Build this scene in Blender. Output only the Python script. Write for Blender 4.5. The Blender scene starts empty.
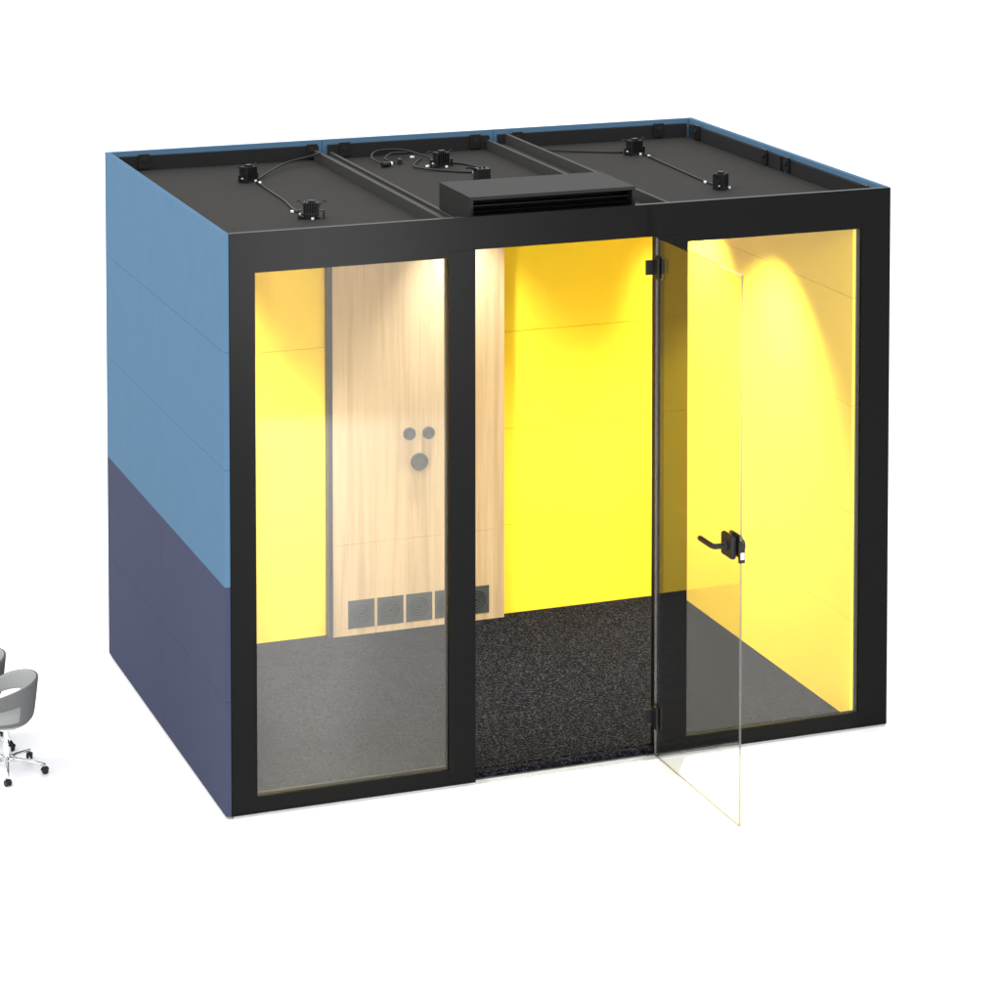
import bpy, bmesh, math, random
from mathutils import Vector, Matrix
random.seed(7)
S = bpy.context.scene
COL = S.collection

# ------------------------------------------------------------------ camera
cam_d = bpy.data.cameras.new("camera"); cam = bpy.data.objects.new("camera", cam_d); COL.objects.link(cam)
cam.location = (-2.8919, -10.7488, 4.4743)
cam.rotation_euler = (1.51186, 0.0, -0.358605)
cam_d.sensor_width = 36.0
cam_d.lens = 2915.9 / 1001 * 36.0
cam_d.shift_y = -(500.5 + 161.5) / 1001
cam_d.clip_end = 2000
S.camera = cam
# ------------------------------------------------------------------ light
W = bpy.data.worlds.new("World"); S.world = W; W.use_nodes = True
bg = W.node_tree.nodes['Background']; bg.inputs[0].default_value = (1, 1, 1, 1); bg.inputs[1].default_value = 1.5

def area(name, loc, target, size, power, col=(1, 1, 1)):
    d = bpy.data.lights.new(name, 'AREA'); d.shape = 'DISK'; d.size = size; d.energy = power; d.color = col
    o = bpy.data.objects.new(name, d); COL.objects.link(o); o.location = loc
    o.rotation_euler = (Vector(target) - Vector(loc)).to_track_quat('-Z', 'Y').to_euler()
    return o
area("added_key_light", (-5.2, -17.0, 9.5), (1.2, 0.8, 0.6), 4.0, 1300)  # added lamp behind the camera, whitens the floor and hides the pod's shadow
area("added_header_highlight_light", (2.14, -6.0, 1.01), (0.3, 0.0, 2.2), 0.14, 105)  # small unseen lamp, added for the soft highlight on the header's left end
area("added_floor_fill_light", (-5.5, 1.2, 9.5), (-0.6, 1.0, 0.0), 3.0, 420)  # unseen fill, added to lift the floor's shade along the left wall
S.view_settings.view_transform = 'Standard'; S.view_settings.look = 'None'
S.view_settings.gamma = 1; S.view_settings.exposure = 0
S.view_settings.use_curve_mapping = False

# ------------------------------------------------------------------ materials
def nt(name):
    m = bpy.data.materials.new(name); m.use_nodes = True
    n = m.node_tree.nodes; l = m.node_tree.links
    return m, n, l, n['Principled BSDF']
def node(n, t, **kw):
    x = n.new(t)
    for k, v in kw.items(): setattr(x, k, v)
    return x
def plain(name, col, rough=0.5, metal=0.0, spec=0.5, bump=0.0, bscale=300, var=0.0):
    m, n, l, b = nt(name)
    b.inputs['Base Color'].default_value = (*col, 1); b.inputs['Roughness'].default_value = rough
    b.inputs['Metallic'].default_value = metal; b.inputs['Specular IOR Level'].default_value = spec
    tc = node(n, 'ShaderNodeTexCoord')
    if var:
        no = node(n, 'ShaderNodeTexNoise'); no.inputs['Scale'].default_value = 6; no.inputs['Detail'].default_value = 8
        l.new(tc.outputs['Object'], no.inputs['Vector'])
        mx = node(n, 'ShaderNodeMix', data_type='RGBA'); l.new(no.outputs['Fac'], mx.inputs[0])
        mx.inputs[6].default_value = (*[c * (1 - var) for c in col], 1); mx.inputs[7].default_value = (*[min(1, c * (1 + var)) for c in col], 1)
        l.new(mx.outputs[2], b.inputs['Base Color'])
    if bump:
        no = node(n, 'ShaderNodeTexNoise'); no.inputs['Scale'].default_value = bscale; no.inputs['Detail'].default_value = 3
        l.new(tc.outputs['Object'], no.inputs['Vector'])
        bp = node(n, 'ShaderNodeBump'); bp.inputs['Strength'].default_value = bump; bp.inputs['Distance'].default_value = 0.002
        l.new(no.outputs['Fac'], bp.inputs['Height']); l.new(bp.outputs[0], b.inputs['Normal'])
    return m
def felt(name, col, var=0.16):
    """pressed felt: fine fibre mottling, soft sheen"""
    m, n, l, b = nt(name)
    b.inputs['Roughness'].default_value = 0.95; b.inputs['Specular IOR Level'].default_value = 0.15
    tc = node(n, 'ShaderNodeTexCoord')
    a = node(n, 'ShaderNodeTexNoise'); a.inputs['Scale'].default_value = 130; a.inputs['Detail'].default_value = 6; a.inputs['Roughness'].default_value = 0.7
    c = node(n, 'ShaderNodeTexNoise'); c.inputs['Scale'].default_value = 9; c.inputs['Detail'].default_value = 5
    l.new(tc.outputs['Object'], a.inputs['Vector']); l.new(tc.outputs['Object'], c.inputs['Vector'])
    ad = node(n, 'ShaderNodeMath', operation='MULTIPLY_ADD'); l.new(a.outputs['Fac'], ad.inputs[0]); ad.inputs[1].default_value = 0.7
    m2 = node(n, 'ShaderNodeMath', operation='MULTIPLY'); l.new(c.outputs['Fac'], m2.inputs[0]); m2.inputs[1].default_value = 0.3
    l.new(m2.outputs[0], ad.inputs[2])
    mx = node(n, 'ShaderNodeMix', data_type='RGBA'); l.new(ad.outputs[0], mx.inputs[0])
    mx.inputs[6].default_value = (*[x * (1 - var) for x in col], 1); mx.inputs[7].default_value = (*[min(1, x * (1 + var)) for x in col], 1)
    l.new(mx.outputs[2], b.inputs['Base Color'])
    bp = node(n, 'ShaderNodeBump'); bp.inputs['Strength'].default_value = 0.25; bp.inputs['Distance'].default_value = 0.001
    l.new(a.outputs['Fac'], bp.inputs['Height']); l.new(bp.outputs[0], b.inputs['Normal'])
    return m
def glass_mat(name, tint=(0.97, 0.975, 0.96), f0=0.038):
    """thin clear pane: straight transmission plus angle-dependent mirror"""
    m = bpy.data.materials.new(name); m.use_nodes = True; n = m.node_tree.nodes; l = m.node_tree.links
    n.clear(); out = node(n, 'ShaderNodeOutputMaterial')
    tr = node(n, 'ShaderNodeBsdfTransparent'); tr.inputs[0].default_value = (*tint, 1)
    gl = node(n, 'ShaderNodeBsdfGlossy'); gl.inputs['Roughness'].default_value = 0.0; gl.inputs[0].default_value = (1, 1, 1, 1)
    g = node(n, 'ShaderNodeNewGeometry')
    d = node(n, 'ShaderNodeVectorMath', operation='DOT_PRODUCT'); l.new(g.outputs['Incoming'], d.inputs[0]); l.new(g.outputs['Normal'], d.inputs[1])
    ab = node(n, 'ShaderNodeMath', operation='ABSOLUTE'); l.new(d.outputs['Value'], ab.inputs[0])
    om = node(n, 'ShaderNodeMath', operation='SUBTRACT'); om.inputs[0].default_value = 1.0; l.new(ab.outputs[0], om.inputs[1])
    pw = node(n, 'ShaderNodeMath', operation='POWER'); l.new(om.outputs[0], pw.inputs[0]); pw.inputs[1].default_value = 5
    ma = node(n, 'ShaderNodeMath', operation='MULTIPLY_ADD'); l.new(pw.outputs[0], ma.inputs[0]); ma.inputs[1].default_value = 1 - f0; ma.inputs[2].default_value = f0
    mx = node(n, 'ShaderNodeMixShader'); l.new(ma.outputs[0], mx.inputs[0]); l.new(tr.outputs[0], mx.inputs[1]); l.new(gl.outputs[0], mx.inputs[2])
    l.new(mx.outputs[0], out.inputs['Surface'])
    return m
def wood_mat():
    m, n, l, b = nt('light_oak_veneer')
    b.inputs['Roughness'].default_value = 0.45; b.inputs['Specular IOR Level'].default_value = 0.3
    tc = node(n, 'ShaderNodeTexCoord')
    mp = node(n, 'ShaderNodeMapping'); mp.inputs['Scale'].default_value = (28, 28, 0.9); l.new(tc.outputs['Object'], mp.inputs['Vector'])
    a = node(n, 'ShaderNodeTexNoise'); a.inputs['Scale'].default_value = 1.0; a.inputs['Detail'].default_value = 7; a.inputs['Roughness'].default_value = 0.62; a.inputs['Distortion'].default_value = 0.6
    l.new(mp.outputs[0], a.inputs['Vector'])
    mp2 = node(n, 'ShaderNodeMapping'); mp2.inputs['Scale'].default_value = (220, 220, 6); l.new(tc.outputs['Object'], mp2.inputs['Vector'])
    a2 = node(n, 'ShaderNodeTexNoise'); a2.inputs['Scale'].default_value = 1.0; a2.inputs['Detail'].default_value = 4; l.new(mp2.outputs[0], a2.inputs['Vector'])
    # board-to-board tone: wide soft bands across x
    mp3 = node(n, 'ShaderNodeMapping'); mp3.inputs['Scale'].default_value = (7.5, 7.5, 0.35); l.new(tc.outputs['Object'], mp3.inputs['Vector'])
    a3 = node(n, 'ShaderNodeTexNoise'); a3.inputs['Scale'].default_value = 1.0; a3.inputs['Detail'].default_value = 2; l.new(mp3.outputs[0], a3.inputs['Vector'])
    ad = node(n, 'ShaderNodeMath', operation='MULTIPLY_ADD'); l.new(a2.outputs['Fac'], ad.inputs[0]); ad.inputs[1].default_value = 0.3
    l.new(a.outputs['Fac'], ad.inputs[2])
    ad2 = node(n, 'ShaderNodeMath', operation='MULTIPLY_ADD'); l.new(a3.outputs['Fac'], ad2.inputs[0]); ad2.inputs[1].default_value = 0.5; l.new(ad.outputs[0], ad2.inputs[2])
    r = node(n, 'ShaderNodeValToRGB'); l.new(ad2.outputs[0], r.inputs[0])
    e = r.color_ramp.elements; e[0].position = 0.66; e[0].color = (0.37, 0.275, 0.168, 1); e[1].position = 1.10; e[1].color = (0.49, 0.375, 0.24, 1)
    k = e.new(0.86); k.color = (0.445, 0.332, 0.207, 1)
    l.new(r.outputs[0], b.inputs['Base Color'])
    bp = node(n, 'ShaderNodeBump'); bp.inputs['Strength'].default_value = 0.08; bp.inputs['Distance'].default_value = 0.001
    l.new(ad.outputs[0], bp.inputs['Height']); l.new(bp.outputs[0], b.inputs['Normal'])
    return m
def carpet_mat():
    m, n, l, b = nt('speckled_carpet')
    b.inputs['Roughness'].default_value = 1.0; b.inputs['Specular IOR Level'].default_value = 0.05
    tc = node(n, 'ShaderNodeTexCoord')
    v = node(n, 'ShaderNodeTexVoronoi'); v.inputs['Scale'].default_value = 190; l.new(tc.outputs['Object'], v.inputs['Vector'])
    sx = node(n, 'ShaderNodeSeparateColor'); l.new(v.outputs['Color'], sx.inputs[0])
    no = node(n, 'ShaderNodeTexNoise'); no.inputs['Scale'].default_value = 85; no.inputs['Detail'].default_value = 6; no.inputs['Roughness'].default_value = 0.75; l.new(tc.outputs['Object'], no.inputs['Vector'])
    ad = node(n, 'ShaderNodeMath', operation='MULTIPLY_ADD'); l.new(sx.outputs[0], ad.inputs[0]); ad.inputs[1].default_value = 0.45
    m2 = node(n, 'ShaderNodeMath', operation='MULTIPLY'); l.new(no.outputs['Fac'], m2.inputs[0]); m2.inputs[1].default_value = 0.75
    l.new(m2.outputs[0], ad.inputs[2])
    r = node(n, 'ShaderNodeValToRGB'); l.new(ad.outputs[0], r.inputs[0])
    e = r.color_ramp.elements; e[0].position = 0.32; e[0].color = (0.001, 0.001, 0.0014, 1); e[1].position = 0.9; e[1].color = (0.046, 0.047, 0.062, 1)
    k = e.new(0.64); k.color = (0.0030, 0.0033, 0.0048, 1)
    l.new(r.outputs[0], b.inputs['Base Color'])
    bp = node(n, 'ShaderNodeBump'); bp.inputs['Strength'].default_value = 0.8; bp.inputs['Distance'].default_value = 0.004
    l.new(ad.outputs[0], bp.inputs['Height']); l.new(bp.outputs[0], b.inputs['Normal'])
    return m
def lamp_mat():
    m, n, l, b = nt('lamp_lens'); b.inputs['Emission Color'].default_value = (1, .93, .8, 1); b.inputs['Emission Strength'].default_value = 6
    return m
M = dict(
    floor=plain('white_studio_floor', (0.94, 0.94, 0.94), 0.35, spec=0.2),
    black=plain('black_powder_coat', (0.003, 0.003, 0.0033), 0.30, spec=0.5, bump=0.05, bscale=900),
    lining=plain('black_inner_board', (0.012, 0.012, 0.013), 0.8, spec=0.2),
    roof=plain('charcoal_roof_board', (0.021, 0.0195, 0.017), 0.85, spec=0.2, bump=0.15, bscale=400, var=0.1),
    beam=plain('dark_beam_metal', (0.027, 0.026, 0.023), 0.6, spec=0.3),
    blue=felt('light_blue_felt', (0.068, 0.140, 0.224)),
    navy=felt('navy_felt', (0.041, 0.047, 0.086)),
    yellow=felt('yellow_felt', (0.90, 0.655, 0.040), 0.04),
    wood=wood_mat(), carpet=carpet_mat(),
    glass=glass_mat('window_glass'), dglass=glass_mat('door_glass', (0.925, 0.93, 0.92), 0.05),
    gedge=glass_mat('polished_glass_edge', (0.44, 0.425, 0.35), 0.12),
    grey=plain('grey_plastic', (0.045, 0.05, 0.054), 0.5),
    dgrey=plain('dark_grey_profile', (0.016, 0.016, 0.020), 0.6),
    alu=plain('brushed_aluminium', (0.42, 0.42, 0.42), 0.35, 0.8),
    chrome=plain('polished_chrome', (0.75, 0.75, 0.76), 0.12, 1.0),
    blackp=plain('black_plastic', (0.006, 0.006, 0.007), 0.45, spec=0.3),
    whitep=plain('white_plastic', (0.75, 0.75, 0.75), 0.35),
    shell=felt('mid_grey_wool', (0.115, 0.118, 0.118), 0.25),
    shellin=felt('light_grey_wool', (0.30, 0.305, 0.305), 0.2),
    lens=lamp_mat(), pedge=plain('dark_pane_edge', (0.05, 0.052, 0.03), 0.4), box=plain('vent_box_metal', (0.012, 0.0118, 0.011), 0.6, spec=0.2),
)
M['black'].node_tree.nodes['Principled BSDF'].inputs['IOR'].default_value = 1.18

# ------------------------------------------------------------------ mesh helpers
def link(name, bm, mat, parent=None, smooth=False, bevel=0.0, segs=2):
    me = bpy.data.meshes.new(name)
    bmesh.ops.recalc_face_normals(bm, faces=bm.faces[:]) if not getattr(bm, 'keep', False) else None
    bm.to_mesh(me); bm.free()
    for mm in (mat if isinstance(mat, (list, tuple)) else [mat]): me.materials.append(mm)
    o = bpy.data.objects.new(name, me); COL.objects.link(o)
    if parent: o.parent = parent
    if smooth:
        for p in me.polygons: p.use_smooth = True
    if bevel:
        b = o.modifiers.new('bevel', 'BEVEL'); b.width = bevel; b.segments = segs; b.limit_method = 'ANGLE'
    return o
def box(bm, x0, x1, y0, y1, z0, z1, mi=0):
    vs = [bm.verts.new((x, y, z)) for x in (x0, x1) for y in (y0, y1) for z in (z0, z1)]
    for f in ((0, 1, 3, 2), (4, 6, 7, 5), (0, 4, 5, 1), (2, 3, 7, 6), (0, 2, 6, 4), (1, 5, 7, 3)):
        bm.faces.new([vs[i] for i in f]).material_index = mi
def cyl(bm, c, r, h, axis='Z', n=24, r2=None, mi=0):
    rot = {'Z': Matrix(), 'X': Matrix.Rotation(math.pi / 2, 4, 'Y'), 'Y': Matrix.Rotation(-math.pi / 2, 4, 'X')}[axis]
    g = bmesh.ops.create_cone(bm, cap_ends=True, segments=n, radius1=r, radius2=r if r2 is None else r2, depth=h, matrix=Matrix.Translation(c) @ rot)
    for v in g['verts']:
        for f in v.link_faces: f.material_index = mi
def annulus(bm, c, r0, r1, d, n=32):
    """flat ring facing -y, depth d"""
    rings = []
    for r, y in ((r0, 0), (r0, -d), (r1, -d), (r1, 0)):
        rings.append([bm.verts.new((c[0] + r * math.cos(2 * math.pi * i / n), c[1] + y, c[2] + r * math.sin(2 * math.pi * i / n))) for i in range(n)])
    for k in range(4):
        a, b = rings[k], rings[(k + 1) % 4]
        for i in range(n): bm.faces.new((a[i], a[(i + 1) % n], b[(i + 1) % n], b[i]))
def spline(pts, k=8):
    P = [Vector(p) for p in pts]; P = [P[0] * 2 - P[1]] + P + [P[-1] * 2 - P[-2]]; out = []
    for i in range(1, len(P) - 2):
        for j in range(k):
            t = j / k; a, b, c, d = P[i - 1:i + 3]
            out.append(0.5 * ((2 * b) + (c - a) * t + (2 * a - 5 * b + 4 * c - d) * t * t + (3 * b - a - 3 * c + d) * t ** 3))
    out.append(P[-2]); return out
def tube(bm, pts, r, n=8, mi=0):
    rs = r if isinstance(r, (list, tuple)) else [r] * len(pts)
    pts = [Vector(p) for p in pts]; rings = []; up = Vector((0.01, 0.02, 1)).normalized()
    for i, p in enumerate(pts):
        t = (pts[min(i + 1, len(pts) - 1)] - pts[max(i - 1, 0)]).normalized()
        s = t.cross(up); s = s.normalized() if s.length > 0.05 else t.cross(Vector((1, 0, 0))).normalized()
        u = s.cross(t)
        rings.append([bm.verts.new(p + (s * math.cos(2 * math.pi * k / n) + u * math.sin(2 * math.pi * k / n)) * rs[i]) for k in range(n)])
    for a, b in zip(rings, rings[1:]):
        for k in range(n): bm.faces.new((a[k], a[(k + 1) % n], b[(k + 1) % n], b[k])).material_index = mi
    bm.faces.new(rings[0][::-1]).material_index = mi; bm.faces.new(rings[-1]).material_index = mi
def B(): return bmesh.new()
def empty(name, loc=(0, 0, 0), rz=0, **props):
    o = bpy.data.objects.new(name, None); COL.objects.link(o); o.location = loc; o.rotation_euler = (0, 0, rz); o.empty_display_size = 0.1
    for k, v in props.items(): o[k] = v
    return o

# ------------------------------------------------------------------ setting
bm = B(); bmesh.ops.create_grid(bm, x_segments=1, y_segments=1, size=900)
fl = link('floor', bm, M['floor']); fl['kind'] = 'structure'

# ------------------------------------------------------------------ the pod
PW, PD, PH = 2.88, 2.022, 2.30
SEAM = [0.012, 0.466, 0.917, 1.378, 1.838, PH]
IX0, IX1, IY1 = 0.122, 2.718, 1.815       # inside faces of the lined room
CZ = 0.045                              # carpet top
RZ = 2.215                              # roof top
pod = empty('meeting_pod', (0, 0, 0), label='freestanding meeting pod with blue sides, black frame, open glass door and yellow interior', category='meeting pod')

def tiles(bm, axis, fixed0, fixed1, a0, a1, zs, gap=0.0010):
    """felt tiles stacked in height on a wall plane"""
    for z0, z1 in zip(zs, zs[1:]):
        if axis == 'x': box(bm, fixed0, fixed1, a0, a1, z0 + gap / 2, z1 - gap / 2)
        else: box(bm, a0, a1, fixed0, fixed1, z0 + gap / 2, z1 - gap / 2)

def cladding(parent, axis, f0, f1, spans):
    bm = B(); [tiles(bm, axis, f0, f1, a, b, SEAM[:3]) for a, b in spans]
    lo = link('lower_cladding', bm, M['navy'], parent, bevel=0.0006); lo['label'] = 'navy felt cladding on the lower wall'
    bm = B(); [tiles(bm, axis, f0, f1, a, b, SEAM[2:]) for a, b in spans]
    up = link('upper_cladding', bm, M['blue'], parent, bevel=0.0006); up['label'] = 'light blue felt cladding on the upper wall'

# left wall
bm = B(); box(bm, 0.024, 0.108, 0.056, 1.95, 0.014, RZ - .004)
lw = link('side_wall', bm, M['lining'], pod)
cladding(lw, 'x', 0.0, 0.022, [(0.0025, 1.0095), (1.0105, PD)])
bm = B(); tiles(bm, 'x', 0.110, IX0, 0.056, IY1 - .002, [CZ - .03] + [0.01 + .457 * k for k in range(1, 5)] + [2.17], gap=.0016)
link('wall_lining', bm, M['yellow'], lw, bevel=0.001)
bm = B(); box(bm, 0.0235, 0.040, 0.075, 0.985, RZ, 2.278); box(bm, 0.0235, 0.040, 1.035, 1.955, RZ, 2.278)
link('rim_board', bm, M['lining'], lw)
# right wall
bm = B(); box(bm, 2.734, 2.845, 0.0245, 1.95, 0.014, RZ - .004)
rw = link('side_wall', bm, M['lining'], pod)
cladding(rw, 'x', PW - 0.022, PW, [(0.0235, 0.949), (0.951, PD)])
bm = B(); box(bm, 2.838, 2.856, 0.075, 0.905, RZ, 2.278); box(bm, 2.838, 2.856, 0.965, 1.955, RZ, 2.278)
link('rim_board', bm, M['lining'], rw)
bm = B(); tiles(bm, 'x', IX1, 2.733, 0.0245, IY1 - .002, [CZ - .03] + [0.01 + .4565 * k for k in range(1, 5)] + [2.17], gap=.0016)
link('wall_lining', bm, M['yellow'], rw, bevel=0.001)
# back wall
bm = B(); box(bm, 0.110, 2.7335, 1.853, 1.96, 0.014, RZ - .004)
bw = link('back_wall', bm, M['lining'], pod)
cladding(bw, 'y', PD - 0.022, PD - .001, [(0.0235, 1.009), (1.011, 1.849), (1.851, PW - 0.0235)])
bm = B()
for a, b in ((0.024, .985), (1.034, 1.822), (1.868, 2.835)): box(bm, a, b, 1.975, 1.998, RZ, 2.278)
link('rim_board', bm, M['lining'], bw)
bm = B(); tiles(bm, 'y', IY1, 1.851, 0.112, 2.733, [CZ - .03] + [0.01 + .4565 * k for k in range(1, 5)] + [2.17], gap=.0016)
link('wall_lining', bm, M['yellow'], bw, bevel=0.0007)

# rim brackets
def bracket(x, y, nx, ny):
    bm = B()
    w = 0.025
    if ny: # on the back rim, facing the front
        box(bm, x - w, x + w, y - 0.012, y, 2.222, 2.290)
        cyl(bm, (x, y - 0.014, 2.262), 0.012, 0.01, 'Y', 16, mi=1)
    else:
        box(bm, x - 0.012, x, y - w, y + w, 2.222, 2.290)
        cyl(bm, (x - 0.014, y, 2.262), 0.012, 0.01, 'X', 16, mi=1)
    link('rim_bracket', bm, [M['blackp'], M['lining']], pod, bevel=0.002)
for x in (0.165, 0.952, 1.108, 1.748, 1.96, 2.683): bracket(x, 1.974, 0, 1)
for y in (1.85, 1.11, 0.885, 0.135): bracket(2.837, y, 1, 0)

# roof
for a, b in ((0.024, 0.955), (1.048, 1.80), (1.915, 2.837)):
    bm = B(); box(bm, a, b, 0.0235, 1.974, 2.176, RZ)
    link('roof_panel', bm, M['roof'], pod, bevel=0.003)
def channel(x0, x1, hl, hr):
    bm = B(); t = 0.016
    box(bm, x0, x0 + t, 0.0235, 1.96, 2.18, hl); box(bm, x1 - t, x1, 0.0235, 1.96, 2.18, hr)
    box(bm, x0 + t + .0006, x1 - t - .0006, 0.0235, 1.96, 2.2, 2.237)
    link('roof_beam', bm, M['beam'], pod, bevel=0.002)
channel(0.957, 1.046, 2.262, 2.25)
channel(1.802, 1.913, 2.262, 2.284)

# ventilation box on the roof
bm = B()
x0, x1, y0, y1, z0, z1, t = 1.035, 1.752, 0.075, 0.445, 2.272, 2.362, 0.014
box(bm, x0, x1, y0, y1, z1 - t, z1)
box(bm, x0, x0 + t, y0, y1, z0 - .02, z1 - t - .0005); box(bm, x1 - t, x1, y0, y1, z0 - .02, z1 - t - .0005)
box(bm, x0 + t + .0005, x1 - t - .0005, y1 - t, y1, z0 - .02, z1 - t - .0005)
vb = link('ventilation_box', bm, M['box'], pod, bevel=0.001)
for z in (2.298, 2.322):
    bm = B(); box(bm, x0 + t + .001, x1 - t - .001, y0 + .012, y0 + .06, z, z + .004); link('slat', bm, M['black'], vb)
bm = B(); box(bm, x0 + t + .001, x1 - t - .001, y0 + .1, y0 + .11, z0 - .02, z1 - t - .001); link('back_plate', bm, M['lining'], vb)

# front frame -------------------------------------------------------
FY0, FY1 = 0.0, 0.054
def fbox(name, x0, x1, z0, z1, y0=FY0, y1=FY1, mat=None, parent=pod):
    bm = B(); box(bm, x0, x1, y0, y1, z0, z1); return link(name, bm, mat or M['black'], parent, bevel=0.0005)
bm = B(); box(bm, 0.0232, 0.126, 0, .022, 0.010, 2.2985); box(bm, 0.0232, 0.126, .022, .054, 0.010, 2.172)
link('corner_post', bm, M['black'], pod)
bm = B(); box(bm, 2.747, PW, 0, .022, 0.010, 2.2985)
link('corner_post', bm, M['black'], pod)
bm = B(); box(bm, 0.1263, 2.7467, FY0, .022, 2.166, 2.2985); box(bm, 0.1263, 0.917, FY0, FY1, 2.140, 2.166); box(bm, 1.9545, 2.7467, FY0, .022, 2.134, 2.166)
link('header', bm, M['black'], pod)
fbox('window_sill', 0.127, 0.9165, 0.010, 0.076)
fbox('window_sill', 1.955, 2.746, 0.010, 0.076, y1=.0235)
fbox('door_post', 0.9175, 1.031, 0.010, 2.1655)
fbox('door_post', 1.818, 1.954, 0.010, 2.1655)
bm = B(); box(bm, 0.03, PW - .004, 0.003, 1.99, 0.0, 0.0095); link('base_rail', bm, M['alu'], pod)
bm = B(); box(bm, 1.0315, 1.8175, 0.004, 0.055, 0.010, 0.016); link('threshold', bm, M['alu'], pod)
bm = B(); box(bm, 0.0245, 1.0315 - .0, 0.056, 1.85, 0.011, CZ - .012); box(bm, 1.032, 2.845, 0.056, 1.85, 0.011, CZ - .012); link('base_panel', bm, M['lining'], pod)
# window panes (clear glass, polished edge kept dark in the rebate)
for a, b, zt in ((0.127, 0.9165, 2.140), (1.955, 2.746, 2.134)):
    bm = B(); box(bm, a + .001, b - .001, 0.012, 0.020, 0.0765, zt - .0005)
    bm.normal_update()
    for f in bm.faces: f.material_index = 0 if abs(f.normal.y) > 0.9 else 1
    wp = link('window_pane', bm, [M['glass'], M['pedge']], pod)
    bm = B(); g = 0.004; yy0, yy1 = 0.0203, 0.0218
    box(bm, a + .0005, b - .0005, yy0, yy1, 0.0765, 0.0765 + g); box(bm, a + .0005, b - .0005, yy0, yy1, zt - g - .0005, zt - .0005)
    box(bm, a + .0005, a + g, yy0, yy1, 0.0765 + g + .0002, zt - g - .001); box(bm, b - g, b - .0005, yy0, yy1, 0.0765 + g + .0002, zt - g - .001)
    link('gasket', bm, M['lining'], wp)

# carpet
bm = B(); box(bm, IX0 + .001, IX1 - .001, 0.0565, IY1 - .001, CZ - .011, CZ); box(bm, 1.033, 1.8165, 0.022, 0.0563, 0.0165, CZ - .004)
link('carpet', bm, M['carpet'], pod)

# wood service panel -----------------------------------------------
WY = 1.768
bm = B()
zs = [(CZ - .006, 0.468), (0.469, 2.168)]
for a, b in zs: box(bm, 0.984, 1.818, WY, IY1 - .0005, a, b)
wd = link('service_panel', bm, M['wood'], pod, bevel=0.0004); wd['label'] = 'light oak veneered service panel'
bm = B(); box(bm, 0.963, 0.9825, WY - .004, IY1 - .0005, CZ + .001, 2.168); link('edge_profile', bm, M['dgrey'], wd)
for k in range(5):
    gx = 1.055 + 0.1402 * k; gz0, gz1 = 0.077, 0.207; w = 0.1265
    cx, cz = gx + w / 2, (gz0 + gz1) / 2
    bm = B()
    box(bm, gx, gx + w, WY - .0022, WY - .0004, gz0, gz1)
    for r in (0.012, 0.024, 0.036, 0.048): annulus(bm, (cx, WY - .0024, cz), r - .004, r + .002, .004)
    cyl(bm, (cx, WY - .0026, cz), .052, .0005, 'Y', 32, mi=1)
    link('ventilation_grille', bm, [M['grey'], M['dgrey']], wd)
for (x, z, r) in ((1.351, 0.958, 0.028), (1.444, 0.954, 0.028), (1.399, 0.824, 0.040)):
    bm = B(); cyl(bm, (x, WY - .008, z), r, .015, 'Y', 36)
    annulus(bm, (x, WY - .0157, z), r * .80, r * .96, .003, 36)
    cyl(bm, (x, WY - .017, z), r * .45, .002, 'Y', 24)
    link('socket_knob' if r < .03 else 'round_vent', bm, M['grey'], wd, bevel=0.001)

# door ---------------------------------------------------------------
DX = 1.812
bm = B(); t = 0.010; Z0, Z1, Y0, Y1 = 0.020, 2.162, -0.797, -0.006
box(bm, DX - t / 2, DX + t / 2, Y0, Y1, Z0, Z1)
bm.faces.ensure_lookup_table(); bm.normal_update()
for f in bm.faces:
    f.material_index = 0 if abs(f.normal.x) > 0.9 else 1
door = link('glass_door', bm, [M['dglass'], M['gedge']], pod); door['label'] = 'frameless clear glass door standing open'
for z in (0.182, 2.040):
    bm = B()
    box(bm, DX - .046, DX - .007, -0.003, 0.006, z - .030, z + .030)
    box(bm, DX - .013, DX - .0055, -0.044, -0.004, z - .046, z + .046)
    box(bm, DX + .0055, DX + .013, -0.044, -0.004, z - .046, z + .046)
    cyl(bm, (DX, -0.002, z), .008, .08, 'Z', 16)
    link('hinge', bm, M['blackp'], door, bevel=0.002)
# lock body + lever
hy, hz = -0.722, 1.100
bm = B()
for s in (-1, 1):
    a, b = (DX - .028, DX - .0055) if s < 0 else (DX + .0055, DX + .024)
    box(bm, a, b, hy - .048, hy + .05, hz - .045, hz + .045)
link('lock_case', bm, M['blackp'], door, bevel=0.012, segs=4)
bm = B(); box(bm, DX - .012, DX + .012, Y0 - .012, Y0 - .0005, hz - .048, hz + .03); box(bm, DX - .008, DX + .008, Y0 - .015, Y0 - .0125, hz - .034, hz - .006, 1)
link('strike', bm, [M['blackp'], M['chrome']], door, bevel=0.001)
for s in (-1,):
    bm = B()
    x = DX + s * .026
    P = spline([(x, hy, hz), (x + s * .02, hy, hz), (x + s * .044, hy + .002, hz), (x + s * .052, hy + .012, hz), (x + s * .054, hy + .03, hz), (x + s * .054, hy + .125, hz)], 6)
    tube(bm, P, .0105, 14)
    cyl(bm, (DX + s * .03, hy, hz), .016, .012, 'X', 20)
    link('door_lever', bm, M['blackp'], door, smooth=True)

bm = B(); cyl(bm, (DX + .032, hy - .01, hz), .022, .02, 'X', 24); link('turn_knob', bm, M['blackp'], door, bevel=.003)
# the leaf stands just past square
a = math.radians(0.6); hx, hy0 = DX, -0.006
door.rotation_euler = (0, 0, a)
door.location = (hx - (hx * math.cos(a) - hy0 * math.sin(a)), hy0 - (hx * math.sin(a) + hy0 * math.cos(a)), 0)
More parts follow.
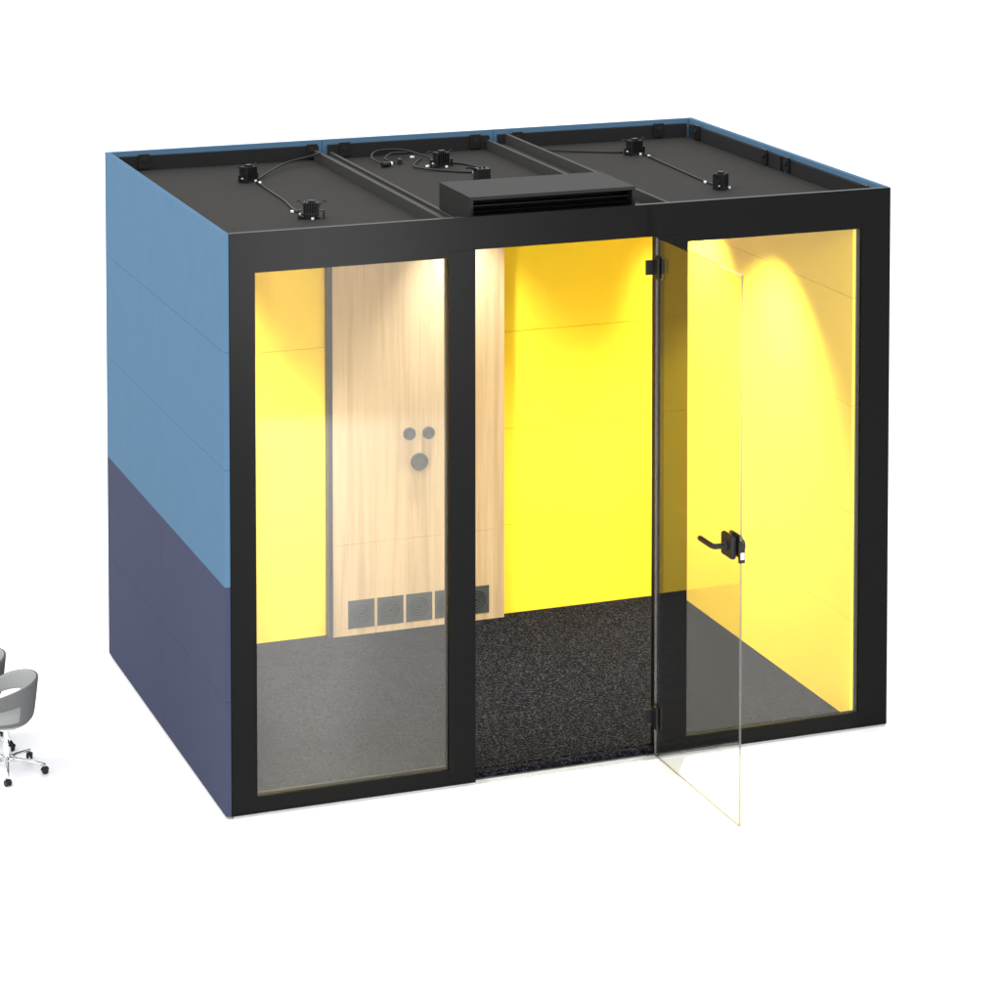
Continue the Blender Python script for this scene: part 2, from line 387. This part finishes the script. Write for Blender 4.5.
# downlights in the ceiling -----------------------------------------
def downlight(x, y, power, rz=0.0, blend=0.6, angle=92, tilt=0, ty=-3, inset=0):
    e = B()
    # heat-sink body with fins standing on the roof
    R = Matrix.Translation((x, y, RZ)) @ Matrix.Rotation(rz, 4, 'Z')
    cyl(e, (0, 0, .004), .036, .008, 'Z', 24)
    for k in range(6): box(e, -.030 + .011 * k, -.025 + .011 * k, -.026, .026, .008, .066)
    box(e, -.026, .028, -.02, .02, .008, .018)
    box(e, -.012, .016, -.012, .012, .066, .074)
    for s in (-1, 1):   # spring clips
        box(e, s * .052 - .003, s * .052 + .003, -.007, .007, .0, .03)
        box(e, min(s * .036, s * .056), max(s * .036, s * .056), -.007, .007, .03, .034)
        tube(e, [(s * .03, .0, .05), (s * .05, .01, .072), (s * .062, .014, .066)], .003, 6)
    box(e, -.05, -.036, -.038, -.014, .0, .016)
    e.transform(R)
    o = link('downlight', e, M['blackp'], pod)
    e = B(); cyl(e, (.010, -.036, .005), .006, .008, 'Z', 12); e.transform(R)
    link('clip', e, M['whitep'], o)
    e = B(); box(e, -.050, -.042, -.012, -.004, .0165, .021); e.transform(R)
    link('clip', e, M['whitep'], o)
    e = B(); cyl(e, (x, y, 2.1735), .036, .004, 'Z', 24); link('lamp_lens', e, M['lens'], o)
    d = bpy.data.lights.new('downlight_lamp', 'SPOT'); d.energy = power; d.color = (1, .975, .88); d.spot_size = math.radians(angle); d.spot_blend = blend; d.shadow_soft_size = .03
    L = bpy.data.objects.new('downlight_lamp', d); COL.objects.link(L); L.location = (x - inset, y, 2.165); L.rotation_euler = (math.radians(ty), math.radians(-tilt), 0); L.parent = o
    return o
downlight(0.53, 1.54, 170, 0.5, angle=80, blend=.8, tilt=-12)
downlight(0.54, 0.62, 270, -0.4, angle=92, tilt=-5, ty=14)
downlight(2.40, 1.60, 260, 0.2, angle=74, blend=1, tilt=21, ty=-10)
downlight(2.40, 0.65, 400, 0.8, angle=101, blend=1, tilt=2, ty=7, inset=.04)
downlight(1.45, 1.60, 210, 0.1, angle=89, blend=1, ty=-8, inset=-.10, tilt=5)

# cables, plugs and the junction box on the roof
def cable(pts, r=.0045):
    bm = B(); tube(bm, spline(pts, 8), r, 8); return link('cable', bm, M['blackp'], pod, smooth=True)
z = RZ + .005
cable([(.57, 1.54, z), (.66, 1.66, z + .01), (.78, 1.80, z + .02), (.90, 1.86, z + .03), (.957, 1.85, z + .045)])
cable([(.55, 1.48, z), (.545, 1.25, z), (.54, 1.02, z), (.52, .80, z), (.53, .68, z)])
cable([(1.93, 1.80, z + .05), (2.02, 1.80, z + .01), (2.2, 1.72, z), (2.36, 1.64, z)])
cable([(2.43, 1.57, z), (2.42, 1.35, z), (2.41, 1.1, z), (2.40, .85, z), (2.40, .70, z)])
cable([(1.20, 1.66, z + .006), (1.18, 1.78, z + .02), (1.24, 1.90, z + .03), (1.36, 1.90, z + .03), (1.44, 1.80, z + .012), (1.46, 1.74, z)])
cable([(1.27, 1.73, z), (1.25, 1.80, z + .01), (1.30, 1.87, z + .02), (1.38, 1.87, z + .02)])
cable([(1.42, 1.80, z), (1.34, 1.66, z), (1.33, 1.55, z + .004), (1.42, 1.46, z), (1.53, 1.38, z), (1.57, 1.40, z), (1.60, 1.45, z), (1.56, 1.60, z), (1.50, 1.66, z)])
cable([(1.53, 1.38, z), (1.52, 1.30, z + .01), (1.49, 1.28, z + .02), (1.49, 1.25, z + .03)])
for (x, y, r) in ((1.21, 1.67, .4), (1.295, 1.73, 1.3)):
    bm = B(); cyl(bm, (0, 0, 0), .012, .045, 'X', 14); cyl(bm, (.028, 0, 0), .009, .014, 'X', 14, mi=1)
    bm.transform(Matrix.Translation((x, y, RZ + .013)) @ Matrix.Rotation(r, 4, 'Z'))
    link('plug', bm, [M['blackp'], M['whitep']], pod)
for (x, y, r) in ((.56, 1.46, 1.2), (.50, .76, 1.5), (2.43, 1.50, 1.2), (2.39, .79, 1.2), (1.53, 1.38, .3), (1.40, 1.86, .2), (1.385, 1.60, .5)):
    bm = B(); box(bm, -.009, .009, -.006, .006, 0, .009); bm.transform(Matrix.Translation((x, y, RZ + .001)) @ Matrix.Rotation(r, 4, 'Z'))
    link('cable_clip', bm, M['whitep'], pod, bevel=.002)
bm = B(); box(bm, 1.47, 1.53, 1.17, 1.23, RZ + .0005, RZ + .055); tube(bm, [(1.475, 1.2, RZ + .05), (1.44, 1.2, RZ + .062), (1.425, 1.2, RZ + .058)], .006, 8)
cyl(bm, (1.49, 1.2, RZ + .058), .006, .01); cyl(bm, (1.51, 1.2, RZ + .058), .006, .01)
link('junction_box', bm, M['blackp'], pod, bevel=.002)

# ------------------------------------------------------------------ chairs
def swivel_chair(loc, rz, base_rot, label):
    SC = 0.47
    ch = empty('swivel_chair', loc, rz, label=label, category='chair', group='grey tub chairs on castors at the left edge')
    def xf(bm): bm.transform(Matrix.Scale(SC, 4)); return bm
    NT, NV = 72, 20
    def prof(th, v, off):
        f = (1 + math.cos(th)) / 2
        rim = 0.50 + 0.335 * f ** 0.33
        zb = 0.415
        # radius grows quickly from the pan to the bowl, then flares gently
        rr = 0.09 + 0.135 * (1 - (1 - min(v / .38, 1)) ** 2) + 0.050 * max(0, (v - .2)) / .8
        z = zb + (rim - zb) * (0.0 + 1.0 * v ** 1.45) 
        rr -= off
        if v < .38: z += off * (1 - v / .38)
        ex = 1.0 + .12 * (-math.cos(th) if math.cos(th) < 0 else 0)
        return Vector((rr * math.cos(th) * ex, rr * math.sin(th) * 1.12, z))
    def hole(i, j):
        th = abs(((i + .5) / NT * 360 + 180) % 360 - 180); v = (j + .5) / NV
        return 58 < th < 138 and .36 < v < .70
    def shell(off, flip):
        bm = B(); vs = [[bm.verts.new(prof(2 * math.pi * i / NT, j / NV, off)) for j in range(NV + 1)] for i in range(NT)]
        for i in range(NT):
            for j in range(NV):
                if hole(i, j): continue
                bm.faces.new((vs[i][j], vs[(i + 1) % NT][j], vs[(i + 1) % NT][j + 1], vs[i][j + 1]))
        loose = [v for v in bm.verts if not v.link_faces]; bmesh.ops.delete(bm, geom=loose, context='VERTS')
        return xf(bm)
    for off, nm, mt in ((0.0, 'outer_shell', 'shell'), (0.017, 'inner_shell', 'shellin')):
        o = link(nm, shell(off, 0), M[mt], ch, smooth=True)
        s = o.modifiers.new('s', 'SOLIDIFY'); s.thickness = (.016 if off == 0 else .012) * SC; s.offset = -1 
        b = o.modifiers.new('b', 'SUBSURF'); b.levels = 1; b.render_levels = 1
    bm = B(); bmesh.ops.create_uvsphere(bm, u_segments=32, v_segments=16, radius=1)
    for v in bm.verts: v.co = Vector((v.co.x * .215 - .015, v.co.y * .24, .462 + v.co.z * (.035 if v.co.z > 0 else .05)))
    link('seat_cushion', xf(bm), M['shellin'], ch, smooth=True)
    bm = B(); cyl(bm, (0, 0, .395), .085, .03, 'Z', 24); cyl(bm, (0, 0, .32), .024, .14, 'Z', 20); cyl(bm, (0, 0, .18), .032, .16, 'Z', 20); cyl(bm, (0, 0, .115), .045, .04, 'Z', 20, r2=.034)
    tube(bm, [(0, 0, .355), (.02, -.09, .345), (.03, -.16, .34)], .008, 8)
    link('gas_lift', xf(bm), M['chrome'], ch, smooth=False, bevel=.001)
    bm = B(); tube(bm, [(.03, -.025, .27), (.045, -.04, .255), (.03, -.025, .235)], .016, 10); link('height_knob', xf(bm), M['blackp'], ch, smooth=True)
    for k in range(5):
        a = math.radians(base_rot + 72 * k) - rz; c, s = math.cos(a), math.sin(a)
        bm = B(); pts = [(c * r, s * r, zz) for r, zz in ((.03, .115), (.12, .112), (.22, .098), (.34, .078))]
        tube(bm, pts, [.022, .018, .014, .011], 12); cyl(bm, (c * .335, s * .335, .068), .008, .03, 'Z', 12)
        arm = link('base_arm', xf(bm), M['chrome'], ch, smooth=True)
        bm = B(); q = a + .5
        T = Matrix.Translation((c * .335, s * .335, .028)) @ Matrix.Rotation(q, 4, 'Z')
        for w in (-.017, .017): cyl(bm, (0, w, 0), .028, .018, 'Y', 24)
        cyl(bm, (0, 0, 0), .012, .03, 'Y', 12); box(bm, -.026, .018, -.007, .007, .0, .034)
        tube(bm, [(.03 * math.cos(t), 0, .03 * math.sin(t)) for t in [math.radians(d) for d in range(10, 171, 20)]], .010, 8)
        bm.transform(T); link('castor', xf(bm), M['blackp'], arm, bevel=.001)
    return ch
swivel_chair((-0.70, 0.80, 0), math.radians(-12), -28, 'front grey tub chair on a chromed five-star base, nearest the camera at the left edge')
swivel_chair((-0.772, 1.106, 0), math.radians(-6), -32, 'rear grey tub chair at the left edge, mostly cut off behind the front chair')
